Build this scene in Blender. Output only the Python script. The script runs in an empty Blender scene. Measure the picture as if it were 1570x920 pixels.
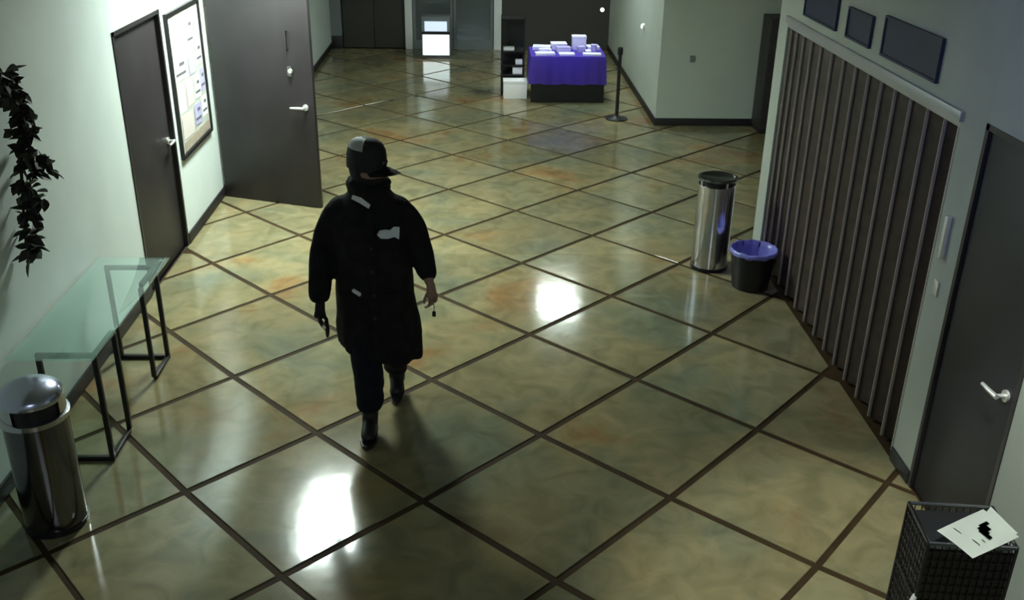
import bpy, bmesh, math, random
from mathutils import Vector, Matrix, Euler, noise
random.seed(7)
D = bpy.data
COL = bpy.context.scene.collection
SC = bpy.context.scene

# ------------------------------------------------------------------ camera
cam_d = D.cameras.new('camera'); cam = D.objects.new('camera', cam_d); COL.objects.link(cam)
yaw, pitch, roll = math.radians(-2.1525), math.radians(65.187), math.radians(0.9317)
CAMZ = 3.3389
cam.matrix_world = (Matrix.Translation((0, 0, CAMZ)) @ Matrix.Rotation(yaw, 4, 'Z')
                    @ Matrix.Rotation(pitch, 4, 'X') @ Matrix.Rotation(roll, 4, 'Z'))
cam_d.sensor_width = 36; cam_d.lens = 1504.33 / 1570 * 36
cam_d.clip_start = .02; cam_d.clip_end = 100
SC.camera = cam

# ------------------------------------------------------------------ world, exposure
w = D.worlds.new('night'); SC.world = w; w.use_nodes = True
w.node_tree.nodes['Background'].inputs[0].default_value = (.25, .3, .4, 1)
w.node_tree.nodes['Background'].inputs[1].default_value = .02
SC.view_settings.view_transform = 'Standard'; SC.view_settings.look = 'None'
SC.view_settings.gamma = 1; SC.view_settings.use_curve_mapping = False
SC.view_settings.exposure = 0.0
CEIL = 3.50
LAMP_STRENGTH = (118.0, 30.0)
LAMPS = [(-1.58, 8.85), (1.30, 14.55)]       # troffers whose glare lies on the floor
BLUE_W, PURPLE_W, FILL_W = 42, 150, 25

# ------------------------------------------------------------------ materials
def mat(name, col, rough=.5, metal=0, spec=.5, coat=0, noise_amt=0, noise_scale=6, bump=0, bump_scale=60, emit=None, estr=0):
    m = D.materials.new(name); m.use_nodes = True; nt = m.node_tree; b = nt.nodes['Principled BSDF']
    b.inputs['Base Color'].default_value = (*col, 1); b.inputs['Roughness'].default_value = rough
    b.inputs['Metallic'].default_value = metal; b.inputs['Specular IOR Level'].default_value = spec
    b.inputs['Coat Weight'].default_value = coat
    if emit: b.inputs['Emission Color'].default_value = (*emit, 1); b.inputs['Emission Strength'].default_value = estr
    tc = nt.nodes.new('ShaderNodeTexCoord')
    if noise_amt:
        n = nt.nodes.new('ShaderNodeTexNoise'); n.inputs['Scale'].default_value = noise_scale; n.inputs['Detail'].default_value = 5
        nt.links.new(tc.outputs['Object'], n.inputs['Vector'])
        r = nt.nodes.new('ShaderNodeValToRGB')
        r.color_ramp.elements[0].position = .3; r.color_ramp.elements[1].position = .7
        r.color_ramp.elements[0].color = (*[c * (1 - noise_amt) for c in col], 1)
        r.color_ramp.elements[1].color = (*[min(1, c * (1 + noise_amt)) for c in col], 1)
        nt.links.new(n.outputs['Fac'], r.inputs[0]); nt.links.new(r.outputs[0], b.inputs['Base Color'])
    if bump:
        n2 = nt.nodes.new('ShaderNodeTexNoise'); n2.inputs['Scale'].default_value = bump_scale; n2.inputs['Detail'].default_value = 4
        nt.links.new(tc.outputs['Object'], n2.inputs['Vector'])
        bp = nt.nodes.new('ShaderNodeBump'); bp.inputs['Strength'].default_value = bump; bp.inputs['Distance'].default_value = .01
        nt.links.new(n2.outputs['Fac'], bp.inputs['Height']); nt.links.new(bp.outputs[0], b.inputs['Normal'])
    return m

def brushed(m, rough, rot):
    nt = m.node_tree; b = nt.nodes['Principled BSDF']; t = nt.nodes.new('ShaderNodeTangent'); t.direction_type = 'RADIAL'; t.axis = 'Z'
    b.inputs['Anisotropic'].default_value = .85; b.inputs['Anisotropic Rotation'].default_value = rot; b.inputs['Roughness'].default_value = rough
    nt.links.new(t.outputs[0], b.inputs['Tangent'])
def floor_mat():
    m = D.materials.new('stained_concrete'); m.use_nodes = True; nt = m.node_tree; b = nt.nodes['Principled BSDF']
    g = nt.nodes.new('ShaderNodeNewGeometry'); oi = nt.nodes.new('ShaderNodeObjectInfo')
    def noi(scale, detail=6, dist=0.0):
        n = nt.nodes.new('ShaderNodeTexNoise'); n.inputs['Scale'].default_value = scale
        n.inputs['Detail'].default_value = detail; n.inputs['Distortion'].default_value = dist
        nt.links.new(g.outputs['Position'], n.inputs['Vector']); return n
    n1 = noi(1.1, 6, .6)
    r = nt.nodes.new('ShaderNodeValToRGB'); e = r.color_ramp.elements
    e[0].position = .30; e[0].color = (.190, .200, .140, 1)
    e[1].position = .68; e[1].color = (.300, .180, .080, 1)
    a = r.color_ramp.elements.new(.46); a.color = (.262, .235, .135, 1)
    a = r.color_ramp.elements.new(.58); a.color = (.300, .250, .135, 1)
    nt.links.new(n1.outputs['Fac'], r.inputs[0])
    n2 = noi(4.5, 8, 1.0)
    r2 = nt.nodes.new('ShaderNodeValToRGB'); r2.color_ramp.elements[0].position = .3; r2.color_ramp.elements[1].position = .72
    r2.color_ramp.elements[0].color = (.72, .74, .70, 1); r2.color_ramp.elements[1].color = (1.18, 1.16, 1.12, 1)
    nt.links.new(n2.outputs['Fac'], r2.inputs[0])
    mx = nt.nodes.new('ShaderNodeMix'); mx.data_type = 'RGBA'; mx.blend_type = 'MULTIPLY'; mx.inputs[0].default_value = 1
    nt.links.new(r.outputs[0], mx.inputs[6]); nt.links.new(r2.outputs[0], mx.inputs[7])
    # each tile took the stain a little differently
    hs = nt.nodes.new('ShaderNodeHueSaturation')
    mr = nt.nodes.new('ShaderNodeMapRange'); mr.inputs[3].default_value = .82; mr.inputs[4].default_value = 1.15
    nt.links.new(oi.outputs['Random'], mr.inputs[0]); nt.links.new(mr.outputs[0], hs.inputs['Value'])
    nt.links.new(mx.outputs[2], hs.inputs['Color']); nt.links.new(hs.outputs[0], b.inputs['Base Color'])
    n3 = noi(3.0, 5)
    mr2 = nt.nodes.new('ShaderNodeMapRange'); mr2.inputs[3].default_value = .09; mr2.inputs[4].default_value = .15
    nt.links.new(n3.outputs['Fac'], mr2.inputs[0]); nt.links.new(mr2.outputs[0], b.inputs['Roughness'])
    bp = nt.nodes.new('ShaderNodeBump'); bp.inputs['Strength'].default_value = .06; bp.inputs['Distance'].default_value = .01
    n4 = noi(9, 3); nt.links.new(n4.outputs['Fac'], bp.inputs['Height']); nt.links.new(bp.outputs[0], b.inputs['Normal'])
    b.inputs['Specular IOR Level'].default_value = .55
    return m

def glass_mat(name, tint, gloss_rough=.03, clear=.8):
    m = D.materials.new(name); m.use_nodes = True; nt = m.node_tree
    for n in list(nt.nodes): nt.nodes.remove(n)
    o = nt.nodes.new('ShaderNodeOutputMaterial'); t = nt.nodes.new('ShaderNodeBsdfTransparent'); t.inputs[0].default_value = (*tint, 1)
    gl = nt.nodes.new('ShaderNodeBsdfGlossy'); gl.inputs['Roughness'].default_value = gloss_rough; gl.inputs[0].default_value = (.9, 1, .97, 1)
    fr = nt.nodes.new('ShaderNodeFresnel'); gm = nt.nodes.new('ShaderNodeNewGeometry'); mp = nt.nodes.new('ShaderNodeMapRange'); mp.inputs[3].default_value = 1.5; mp.inputs[4].default_value = 1 / 1.5; nt.links.new(gm.outputs['Backfacing'], mp.inputs[0]); nt.links.new(mp.outputs[0], fr.inputs[0])
    mx = nt.nodes.new('ShaderNodeMixShader'); nt.links.new(fr.outputs[0], mx.inputs[0])
    df = nt.nodes.new('ShaderNodeBsdfDiffuse'); df.inputs[0].default_value = (*[c * .75 for c in tint], 1)
    m2 = nt.nodes.new('ShaderNodeMixShader'); m2.inputs[0].default_value = 1 - clear
    nt.links.new(t.outputs[0], m2.inputs[1]); nt.links.new(df.outputs[0], m2.inputs[2])
    nt.links.new(m2.outputs[0], mx.inputs[1]); nt.links.new(gl.outputs[0], mx.inputs[2]); nt.links.new(mx.outputs[0], o.inputs[0])
    return m

M = dict(
    floor=floor_mat(),
    joint=mat('joint_filler', (.045, .026, .010), .75, spec=.2, noise_amt=.3, noise_scale=4),
    wall=mat('white_wall_paint', (.78, .86, .82), .75, noise_amt=.04, noise_scale=2, bump=.15, bump_scale=120),
    wall_b=mat('pale_block_paint', (.56, .62, .54), .75, noise_amt=.04, noise_scale=2),
    wall_r=mat('dimmed_wall_paint', (.40, .43, .38), .75, noise_amt=.05, noise_scale=2, bump=.15, bump_scale=120),  # wall colour darkened on this side, standing in for weaker light
    ceil=mat('ceiling_paint', (.32, .32, .31), .9),
    door=mat('dark_brown_door', (.028, .023, .025), .5, noise_amt=.2, noise_scale=3),
    door_r=mat('dark_slate_door', (.022, .021, .026), .5, noise_amt=.2, noise_scale=3),
    frame=mat('dark_frame', (.030, .027, .028), .45),
    base=mat('black_baseboard', (.018, .016, .018), .5),
    steel_k=mat('tinted_steel', (.16, .16, .18), .16, 1),
    steel_b=mat('blueish_steel', (.66, .68, .80), .11, 1),
    lid=mat('bluish_lid_steel', (.62, .66, .85), .22, 1),
    chrome=mat('brushed_steel', (.62, .64, .68), .16, 1, noise_amt=.05, noise_scale=20),
    steel_d=mat('dark_steel', (.20, .20, .22), .22, 1),
    lever=mat('satin_nickel', (.85, .85, .82), .3, .6),
    black=mat('black_plastic', (.012, .012, .014), .4),
    bmetal=mat('black_metal', (.022, .020, .022), .4, .3),
    glass=glass_mat('green_glass', (.88, .99, .96), .02, .90),
    dglass=glass_mat('dim_glass', (.60, .66, .68), .05, .8),
    slat=mat('walnut_panel', (.050, .032, .024), .5, noise_amt=.35, noise_scale=9),
    trimst=mat('pale_vinyl_edge', (.38, .34, .29), .45),
    track=mat('aluminium_track', (.42, .43, .43), .4, .3),
    liner=mat('bin_liner', (.22, .22, .55), .22),
    paper=mat('white_paper', (.80, .84, .78), .7),
    ink=mat('grey_ink', (.14, .14, .16), .8),
    navy=mat('navy_panel', (.022, .026, .060), .5),
    purple=mat('purple_cloth', (.07, .035, .40), .8, bump=.2, bump_scale=30),
    white=mat('white_card', (.93, .94, .95), .6),
    leaf=mat('dark_leaf', (.018, .020, .014), .6, noise_amt=.4, noise_scale=20),
    stem=mat('dark_stem', (.030, .022, .016), .7),
    cloth=mat('black_wool', (.017, .017, .018), .92, spec=.2, noise_amt=.3, noise_scale=14, bump=.5, bump_scale=90),
    denim=mat('dark_trousers', (.010, .012, .020), .85, spec=.2, noise_amt=.3, noise_scale=14, bump=.4, bump_scale=90),
    cap=mat('black_cap', (.012, .013, .016), .7, noise_amt=.2, noise_scale=20),
    boot=mat('black_boot', (.012, .011, .011), .4),
    skin=mat('skin', (.42, .26, .19), .55),
    glove=mat('dark_mask', (.013, .013, .014), .8),
    pcap=mat('white_patch', (.95, .97, .97), .5),
    badge=mat('white_blue_badge', (.86, .94, 1.0), .5),
    cork=mat('board_backing', (.55, .58, .50), .8, noise_amt=.1),
    tan=mat('tan_paper', (.42, .35, .27), .8, noise_amt=.15, noise_scale=20),
    lilac=mat('lilac_paper', (.52, .48, .72), .8, noise_amt=.1, noise_scale=10),
    pink=mat('pale_pink_paper', (.72, .64, .60), .8),
    grey=mat('grey_laminate', (.20, .22, .23), .5),
    dull=mat('dark_wall', (.060, .056, .052), .8),
)
for k in ('steel_b', 'steel_k'): brushed(M[k], .13, .25)
def emat(name, col, s):
    m = D.materials.new(name); m.use_nodes = True; b = m.node_tree.nodes['Principled BSDF']
    b.inputs['Base Color'].default_value = (.8, .8, .8, 1)
    b.inputs['Emission Color'].default_value = (*col, 1); b.inputs['Emission Strength'].default_value = s; return m
M['lamp'] = emat('lamp_diffuser', (.86, 1, .93), LAMP_STRENGTH[0]); M['lamp_far'] = emat('lamp_diffuser_far', (.86, 1, .93), LAMP_STRENGTH[1])
M['lit'] = emat('lit_panel', (.80, .95, .95), 1.6)
M['lit2'] = emat('lit_strip', (.65, .80, 1.0), .8)
M['dot'] = emat('small_lamp', (.95, 1, .9), 2.5)
M['bluelamp'] = emat('blue_lamp', (.2, .25, 1.0), 1.0)

# ------------------------------------------------------------------ helpers
def mesh_obj(name, verts, faces, m, parent=None, smooth=False):
    me = D.meshes.new(name); me.from_pydata([tuple(v) for v in verts], [], faces); me.update()
    if smooth:
        for p in me.polygons: p.use_smooth = True
    me.materials.append(m); o = D.objects.new(name, me); COL.objects.link(o)
    if parent: o.parent = parent
    return o
def bm_obj(name, bm, m, parent=None, smooth=False, loc=None, rot=None, sharp=True):
    me = D.meshes.new(name); bmesh.ops.recalc_face_normals(bm, faces=bm.faces); bm.to_mesh(me); bm.free()
    if smooth:
        for p in me.polygons: p.use_smooth = True
        if sharp: me.set_sharp_from_angle(angle=math.radians(38))
    me.materials.append(m); o = D.objects.new(name, me); COL.objects.link(o)
    if parent: o.parent = parent
    if loc: o.location = loc
    if rot: o.rotation_euler = rot
    return o
def bbox(bm, c, s, rot=None):
    r = bmesh.ops.create_cube(bm, size=1)
    mt = Matrix.Translation(c) @ (rot.to_matrix().to_4x4() if rot else Matrix.Identity(4)) @ Matrix.Diagonal((*s, 1))
    bmesh.ops.transform(bm, matrix=mt, verts=r['verts']); return r['verts']
def box(name, lo, hi, m, parent=None, bev=0.0, org=None):
    """box between two world corners; org = the thing's origin when parent is an Empty there"""
    bm = bmesh.new(); o0 = Vector(org) if org else Vector((0, 0, 0))
    c = (Vector(lo) + Vector(hi)) / 2 - o0; s = Vector(hi) - Vector(lo)
    bbox(bm, (0, 0, 0), s)
    if bev: bmesh.ops.bevel(bm, geom=bm.edges[:], offset=bev, segments=2, affect='EDGES', profile=.5)
    return bm_obj(name, bm, m, parent, smooth=bool(bev), loc=c)
def tube(bm, pts, r, n=8, cap=True):
    rings = []; pts = [Vector(p) for p in pts]; rr = r if isinstance(r, (list, tuple)) else [r] * len(pts)
    for i, p in enumerate(pts):
        t = (pts[min(i + 1, len(pts) - 1)] - pts[max(i - 1, 0)]).normalized()
        a = Vector((0, 0, 1)) if abs(t.z) < .9 else Vector((1, 0, 0))
        u = t.cross(a).normalized(); v = t.cross(u)
        rings.append([bm.verts.new(p + (u * math.cos(2 * math.pi * k / n) + v * math.sin(2 * math.pi * k / n)) * rr[i]) for k in range(n)])
    for a, b in zip(rings, rings[1:]):
        for k in range(n): bm.faces.new((a[k], a[(k + 1) % n], b[(k + 1) % n], b[k]))
    if cap: bm.faces.new(rings[0][::-1]); bm.faces.new(rings[-1])
def lathe(bm, prof, n=40, c=(0, 0), close=False):
    rings = []
    for r, z in prof:
        rings.append([bm.verts.new((c[0] + r * math.cos(2 * math.pi * k / n), c[1] + r * math.sin(2 * math.pi * k / n), z)) for k in range(n)])
    for a, b in zip(rings, rings[1:]):
        for k in range(n): bm.faces.new((a[k], a[(k + 1) % n], b[(k + 1) % n], b[k]))
    if prof[0][0] > 1e-4: bm.faces.new(rings[0][::-1])
    if prof[-1][0] > 1e-4: bm.faces.new(rings[-1])
    bmesh.ops.remove_doubles(bm, verts=bm.verts[:], dist=1e-5)
def thing(name, label, cat, loc=(0, 0, 0), rz=0, group=None):
    o = D.objects.new(name, None); COL.objects.link(o); o.location = loc; o.rotation_euler = (0, 0, rz)
    o.empty_display_size = .1; tag(o, label, cat, group); return o
def tag(o, label, cat, group=None):
    o['label'] = label; o['category'] = cat
    if group: o['group'] = group
    return o
def struct(o, label=None):
    o['kind'] = 'structure'
    if label: o['label'] = label
    return o
def sempty(name, loc=(0, 0, 0)):
    o = D.objects.new(name, None); COL.objects.link(o); o.location = loc; o['kind'] = 'structure'; return o
def skin_mesh(nodes, edges, sub=2, root=0):
    """nodes: list of (pos, (rx, ry)); returns an evaluated skinned mesh"""
    me = D.meshes.new('t'); me.from_pydata([n[0] for n in nodes], edges, []); o = D.objects.new('t', me); COL.objects.link(o)
    md = o.modifiers.new('s', 'SKIN'); md.use_smooth_shade = True
    for i, n in enumerate(nodes):
        sv = me.skin_vertices[0].data[i]; r = n[1]; sv.radius = (r, r) if not isinstance(r, tuple) else r
        sv.use_root = (i == root)
    sd = o.modifiers.new('d', 'SUBSURF'); sd.levels = sub; sd.render_levels = sub
    dg = bpy.context.evaluated_depsgraph_get(); ev = D.meshes.new_from_object(o.evaluated_get(dg))
    D.objects.remove(o); D.meshes.remove(me); return ev
def fuse(meshes, voxel=.012, smooth=6):
    """unite closed meshes into one continuous surface"""
    bm = bmesh.new()
    for me in meshes: bm.from_mesh(me)
    bmesh.ops.recalc_face_normals(bm, faces=bm.faces)
    me = D.meshes.new('t'); bm.to_mesh(me); bm.free()
    o = D.objects.new('t', me); COL.objects.link(o)
    r = o.modifiers.new('r', 'REMESH'); r.mode = 'VOXEL'; r.voxel_size = voxel; r.use_smooth_shade = True
    s = o.modifiers.new('s', 'SMOOTH'); s.iterations = smooth; s.factor = .5
    dg = bpy.context.evaluated_depsgraph_get(); ev = D.meshes.new_from_object(o.evaluated_get(dg))
    D.objects.remove(o); D.meshes.remove(me); return ev
def link_mesh(name, me, m, parent=None):
    me.name = name; me.materials.clear(); me.materials.append(m)
    for p in me.polygons: p.use_smooth = True
    o = D.objects.new(name, me); COL.objects.link(o)
    if parent: o.parent = parent
    return o

# ------------------------------------------------------------------ room shell
XL, XR, YB, YF = -2.64, 2.50, -2.0, 18.0
RX, RY0, RY1 = 4.30, 8.20, 12.75            # recess on the right, then the white block
BX = 2.34                                    # face of the block along the hall

# floor: dark bed, tiles laid on it diagonally
fl = sempty('floor')
bed = box('joint_bed', (XL - .02, YB, -.12), (RX + .02, 20.2, -.007), M['joint'], fl)
T = .96
PX, PY = -3.5971, 0
def hall(i, j):
    c = math.sqrt(.5) * T; u, v = i - 3.59706502, j + 4.15982437
    return Vector((c * (u + v), c * (-u + v)))
EXPO = [(0,0),(0,1),(0,2),(0,3),(0,4),(1,0),(1,1),(1,2),(1,3),(2,0),(2,1),(2,2),(3,0),(3,1)]
WX = [0.0341,-0.1416,0.1519,-0.0708,0.0133,-0.3413,1.6907,-1.8096,0.5229,0.0679,-0.0388,0.0108,-0.3814,0.2304]
WY = [0.7404,-4.3857,8.1505,-5.8129,1.3338,-0.0765,0.057,0.0482,-0.0187,0.9479,-1.7929,0.7027,0.0227,-0.014]
def lay(p):
    """lens distortion put into the layout: bends the joints off the true grid"""
    x = max(-2.9, min(2.9, p.x)) / 3; y = max(3.2, min(15, p.y)) / 10
    f = [x ** a * y ** b for a, b in EXPO]
    return Vector((p.x + sum(k * t for k, t in zip(WX, f)), p.y + sum(k * t for k, t in zip(WY, f))))
def clip(poly, x0, x1, y0, y1):
    for ax, val, sgn in ((0, x0, 1), (0, x1, -1), (1, y0, 1), (1, y1, -1)):
        out = []
        for a, b in zip(poly, poly[1:] + poly[:1]):
            da, db = sgn * (a[ax] - val), sgn * (b[ax] - val)
            if da >= 0: out.append(a)
            if (da > 0 > db) or (da < 0 < db): out.append(a + (b - a) * (da / (da - db)))
        poly = out
        if len(poly) < 3: return None
    return poly
GAP = .021
def tile(poly):
    if not poly: return
    area = abs(sum(a.x * b.y - b.x * a.y for a, b in zip(poly, poly[1:] + poly[:1]))) / 2
    if area < .004: return
    c = sum(poly, Vector((0, 0))) / len(poly); n = len(poly)
    V = [(p.x - c.x, p.y - c.y, -.02) for p in poly] + [(p.x - c.x, p.y - c.y, -.003) for p in poly]
    ins = [(p - c) * (1 - .004 / max(.02, (p - c).length)) for p in poly]
    V += [(p.x, p.y, 0) for p in ins]
    F = [tuple(range(2 * n, 3 * n))] + [(k, (k + 1) % n, n + (k + 1) % n, n + k) for k in range(n)] + \
        [(n + k, n + (k + 1) % n, 2 * n + (k + 1) % n, 2 * n + k) for k in range(n)]
    o = mesh_obj('floor_tile', V, F, M['floor'], fl); o.location = (c.x, c.y, 0)
g = GAP / T * 1.0
for i in range(-14, 8):
    for j in range(-7, 16):
        q = [lay(hall(i + a, j + b)) for a, b in ((g, g), (1 - g, g), (1 - g, 1 - g), (g, 1 - g))]
        ys = [p.y for p in q]; xs = [p.x for p in q]
        if max(ys) < YB or min(ys) > YF or max(xs) < XL or min(xs) > RX: continue
        tile(clip(q, XL, XR, YB, RY0)); tile(clip(q, XL, RX, RY0, RY1)); tile(clip(q, XL, BX, RY1, YF))

struct(box('ceiling', (XL - .2, YB - .2, CEIL), (RX + .2, 20.4, CEIL + .1), M['ceil']))

# left wall with a door opening
wl = sempty('wall_left')
DL0, DL1, DH = 7.28, 8.42, 2.08
box('wall_section', (XL - .15, YB, 0), (XL, DL0, CEIL), M['wall'], wl)
box('wall_section', (XL - .15, DL1, 0), (XL, YF, CEIL), M['wall'], wl)
box('wall_header', (XL - .15, DL0, DH), (XL, DL1, CEIL), M['wall'], wl)
def baseboard(name, lo, hi): return struct(box(name, lo, hi, M['base'], bev=.003))
baseboard('baseboard_left', (XL, YB, 0), (XL + .014, DL0 - .01, .10))
baseboard('baseboard_left', (XL, DL1 + .01, 0), (XL + .014, YF, .10))

def lever_handle(parent, p, sx, dy):
    """lever with round rose; sx = direction out of the door, dy = direction the lever points"""
    bm = bmesh.new(); x, y, z = p
    tube(bm, [(x, y, z), (x + sx * .012, y, z)], .030, 20)
    tube(bm, [(x + sx * .01, y, z), (x + sx * .055, y, z)], .011, 12)
    tube(bm, [(x + sx * .055, y - dy * .012, z), (x + sx * .06, y + dy * .05, z), (x + sx * .055, y + dy * .13, z - .006)], [.013, .012, .010], 12)
    return bm_obj('door_handle', bm, M['lever'], parent, smooth=True)

# door 1: dark door in the left wall
d1 = sempty('door_1')
box('door_leaf', (XL - .075, DL0 + .035, .008), (XL - .03, DL1 - .035, DH - .03), M['door'], d1, bev=.003)
box('door_frame', (XL - .12, DL0, 0), (XL + .008, DL0 + .035, DH), M['frame'], d1)
box('door_frame', (XL - .12, DL1 - .035, 0), (XL + .008, DL1, DH), M['frame'], d1)
box('door_frame', (XL - .12, DL0, DH - .032), (XL + .008, DL1, DH), M['frame'], d1)
lever_handle(d1, (XL - .03, DL1 - .11, 1.00), 1, -1)
for z in (.25, 1.05, 1.82):
    bm = bmesh.new(); tube(bm, [(XL - .022, DL0 + .04, z - .05), (XL - .022, DL0 + .04, z + .05)], .009, 8); bm_obj('hinge', bm, M['steel_d'], d1, smooth=True)

# door 2: dark leaf standing open across the end of the white wall
hx, hy = XL + .03, 9.80; ang = math.atan2(9.42 - 9.80, -1.56 + 2.61)
d2 = sempty('door_2', (hx, hy, 0)); d2.rotation_euler = (0, 0, ang)
L = 1.10
box('door_leaf', (0, -.022, .008), (L, .022, 2.22), M['door'], d2, bev=.003)
def lever2(sgn):
    bm = bmesh.new(); x, z = L - .09, 1.02; y0 = sgn * .022
    tube(bm, [(x, y0, z), (x, y0 + sgn * .012, z)], .030, 20); tube(bm, [(x, y0, z), (x, y0 + sgn * .055, z)], .011, 12)
    tube(bm, [(x + .012, y0 + sgn * .055, z), (x - .05, y0 + sgn * .06, z), (x - .14, y0 + sgn * .055, z - .006)], [.013, .013, .010], 12)
    bm_obj('door_handle', bm, M['lever'], d2, smooth=True)
lever2(-1); lever2(1)
bm = bmesh.new(); bbox(bm, (L - .23, -.03, 1.36), (.055, .016, .10)); bmesh.ops.bevel(bm, geom=bm.edges[:], offset=.006, segments=2, affect='EDGES')
lk = bm_obj('lock_plate', bm, M['steel_d'], d2, smooth=True)
bm = bmesh.new(); tube(bm, [(L - .215, -.038, 1.365), (L - .215, -.056, 1.365)], .022, 16); bm_obj('lock_knob', bm, M['lever'], lk, smooth=True)
bm = bmesh.new(); tube(bm, [(L - .235, -.05, 1.55), (L - .235, -.05, 1.74)], .008, 10); tube(bm, [(L - .235, -.02, 1.56), (L - .235, -.05, 1.56)], .007, 8); tube(bm, [(L - .235, -.02, 1.73), (L - .235, -.05, 1.73)], .007, 8)
bm_obj('pull_bar', bm, M['steel_d'], d2, smooth=True)
for z in (.25, 1.1, 1.95):
    bm = bmesh.new(); tube(bm, [(-.008, 0, z - .05), (-.008, 0, z + .05)], .009, 8); bm_obj('hinge', bm, M['steel_d'], d2, smooth=True)

# right wall: door 3, folding partition opening
wr = sempty('wall_right')
R0, R1, RH = 3.86, 4.66, 2.14                # door 3
P0, P1, PH = 4.93, 8.06, 2.10                # partition opening
box('wall_section', (XR, YB, 0), (XR + .18, R0, CEIL), M['wall_r'], wr)
box('wall_section', (XR, R1, 0), (XR + .18, P0, CEIL), M['wall_r'], wr)
box('wall_section', (XR, P1, 0), (XR + .18, RY0 + .1, CEIL), M['wall_r'], wr)
box('wall_header', (XR, R0, RH), (XR + .18, R1, CEIL), M['wall_r'], wr)
box('wall_header', (XR, P0, PH), (XR + .18, P1, CEIL), M['wall_r'], wr)
box('wall_section', (XR + .18, RY0, 0), (RX, RY0 + .1, CEIL), M['wall_r'], wr)
box('wall_section', (RX, RY0, 0), (RX + .15, RY1 + .15, CEIL), M['wall_r'], wr)
baseboard('baseboard_right', (XR - .012, R1 + .005, 0), (XR, P0 - .005, .09))
baseboard('baseboard_right', (XR - .012, YB, 0), (XR, R0 - .005, .09))
# white block
struct(box('wall_block', (BX, RY1, 0), (RX, YF, CEIL), M['wall_b']))
baseboard('baseboard_block', (BX - .014, RY1 - .014, 0), (RX, RY1, .10))
baseboard('baseboard_block', (BX - .014, RY1, 0), (BX, YF, .10))
struct(box('wall_back', (XL - .15, YB - .15, 0), (XR + .18, YB, CEIL), M['wall']))

d3 = sempty('door_3')
box('door_leaf', (XR + .012, R0 + .03, .008), (XR + .055, R1 - .03, RH - .03), M['door_r'], d3, bev=.003)
box('door_frame', (XR - .006, R0, 0), (XR + .12, R0 + .03, RH), M['frame'], d3)
box('door_frame', (XR - .006, R1 - .03, 0), (XR + .12, R1, RH), M['frame'], d3)
box('door_frame', (XR - .006, R0, RH - .03), (XR + .12, R1, RH), M['frame'], d3)
lever_handle(d3, (XR + .012, R0 + .11, 1.00), -1, 1)

# far wall: grey piece, dark doorway, glazed doors, dark piece
wf = sempty('wall_far')
box('wall_section', (XL - .15, YF, 0), (-2.44, YF + .15, CEIL), M['grey'], wf)
box('wall_section', (.42, YF, 0), (BX + .1, YF + .15, CEIL), M['dull'], wf)
box('wall_header', (-2.44, YF, 2.3), (.42, YF + .15, CEIL), M['grey'], wf)
box('wall_section', (XL - .15, 20.2, 0), (BX + .1, 20.35, CEIL), M['grey'], wf)
box('wall_section', (XL - .15, YF + .15, 0), (XL, 20.2, CEIL), M['grey'], wf)
box('wall_section', (.5, YF + .15, 0), (.65, 20.2, CEIL), M['grey'], wf)
baseboard('baseboard_far', (XL + .014, YF - .014, 0), (-2.44, YF, .22))
d4 = sempty('door_4')
for k in range(2):
    box('door_leaf', (-2.42 + k * .56, YF + .03, .01), (-2.42 + k * .56 + .55, YF + .075, 2.29), M['dull'], d4, bev=.003)
    bm = bmesh.new(); xx = -1.93 if k == 0 else -1.79
    tube(bm, [(xx, YF - .02, .85), (xx, YF - .02, 1.15)], .012, 8); tube(bm, [(xx, YF + .03, .87), (xx, YF - .02, .87)], .008, 8); tube(bm, [(xx, YF + .03, 1.13), (xx, YF - .02, 1.13)], .008, 8)
    bm_obj('door_handle', bm, M['steel_d'], d4, smooth=True)
d5 = sempty('door_5')
box('door_post', (-1.31, YF - .05, 0), (-1.18, YF + .10, 2.3), M['white'], d5, bev=.006)
box('door_post', (.27, YF - .05, 0), (.41, YF + .10, 2.3), M['white'], d5, bev=.006)
for x0, x1 in ((-1.17, -.46), (-.45, .26)):
    box('door_frame', (x0, YF, 0), (x0 + .05, YF + .045, 2.28), M['grey'], d5)
    box('door_frame', (x1 - .05, YF, 0), (x1, YF + .045, 2.28), M['grey'], d5)
    box('door_frame', (x0 + .05, YF, 0), (x1 - .05, YF + .045, .16), M['grey'], d5)
    box('door_frame', (x0 + .05, YF, 2.2), (x1 - .05, YF + .045, 2.28), M['grey'], d5)
    box('glass_pane', (x0 + .05, YF + .018, .16), (x1 - .05, YF + .026, 2.2), M['dglass'], d5)

# ------------------------------------------------------------------ folding partition
fp = thing('folding_partition', 'dark walnut accordion folding partition with pale upright edge strips along right wall', 'partition', (XR + .09, (P0 + P1) / 2, 0))
ox, oy = XR + .09, (P0 + P1) / 2
box('top_track', (XR + .0, P0, PH - .055), (XR + .18, P1, PH), M['track'], fp, bev=.004, org=(ox, oy, 0))
box('top_track_lip', (XR - .022, P0 - .02, PH - .02), (XR + .01, P1 + .03, PH + .035), M['track'], fp, bev=.004, org=(ox, oy, 0))
ridge = [4.985, 5.16, 5.385, 5.625, 5.86, 6.085, 6.31, 6.545, 6.785, 7.03, 7.28, 7.50, 7.70, 7.88, 8.03]
zb, zt = .015, PH - .05
def leafpanel(a, b):
    a = Vector((a[0] - ox, a[1] - oy)); b = Vector((b[0] - ox, b[1] - oy)); d = (b - a); ln = d.length; c = (a + b) / 2
    bm = bmesh.new(); bbox(bm, (0, 0, 0), (ln, .012, zt - zb)); bmesh.ops.bevel(bm, geom=bm.edges[:], offset=.002, segments=1, affect='EDGES')
    return bm_obj('panel', bm, M['slat'], fp, loc=(c.x, c.y, (zt + zb) / 2), rot=(0, 0, math.atan2(d.y, d.x)))
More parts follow.
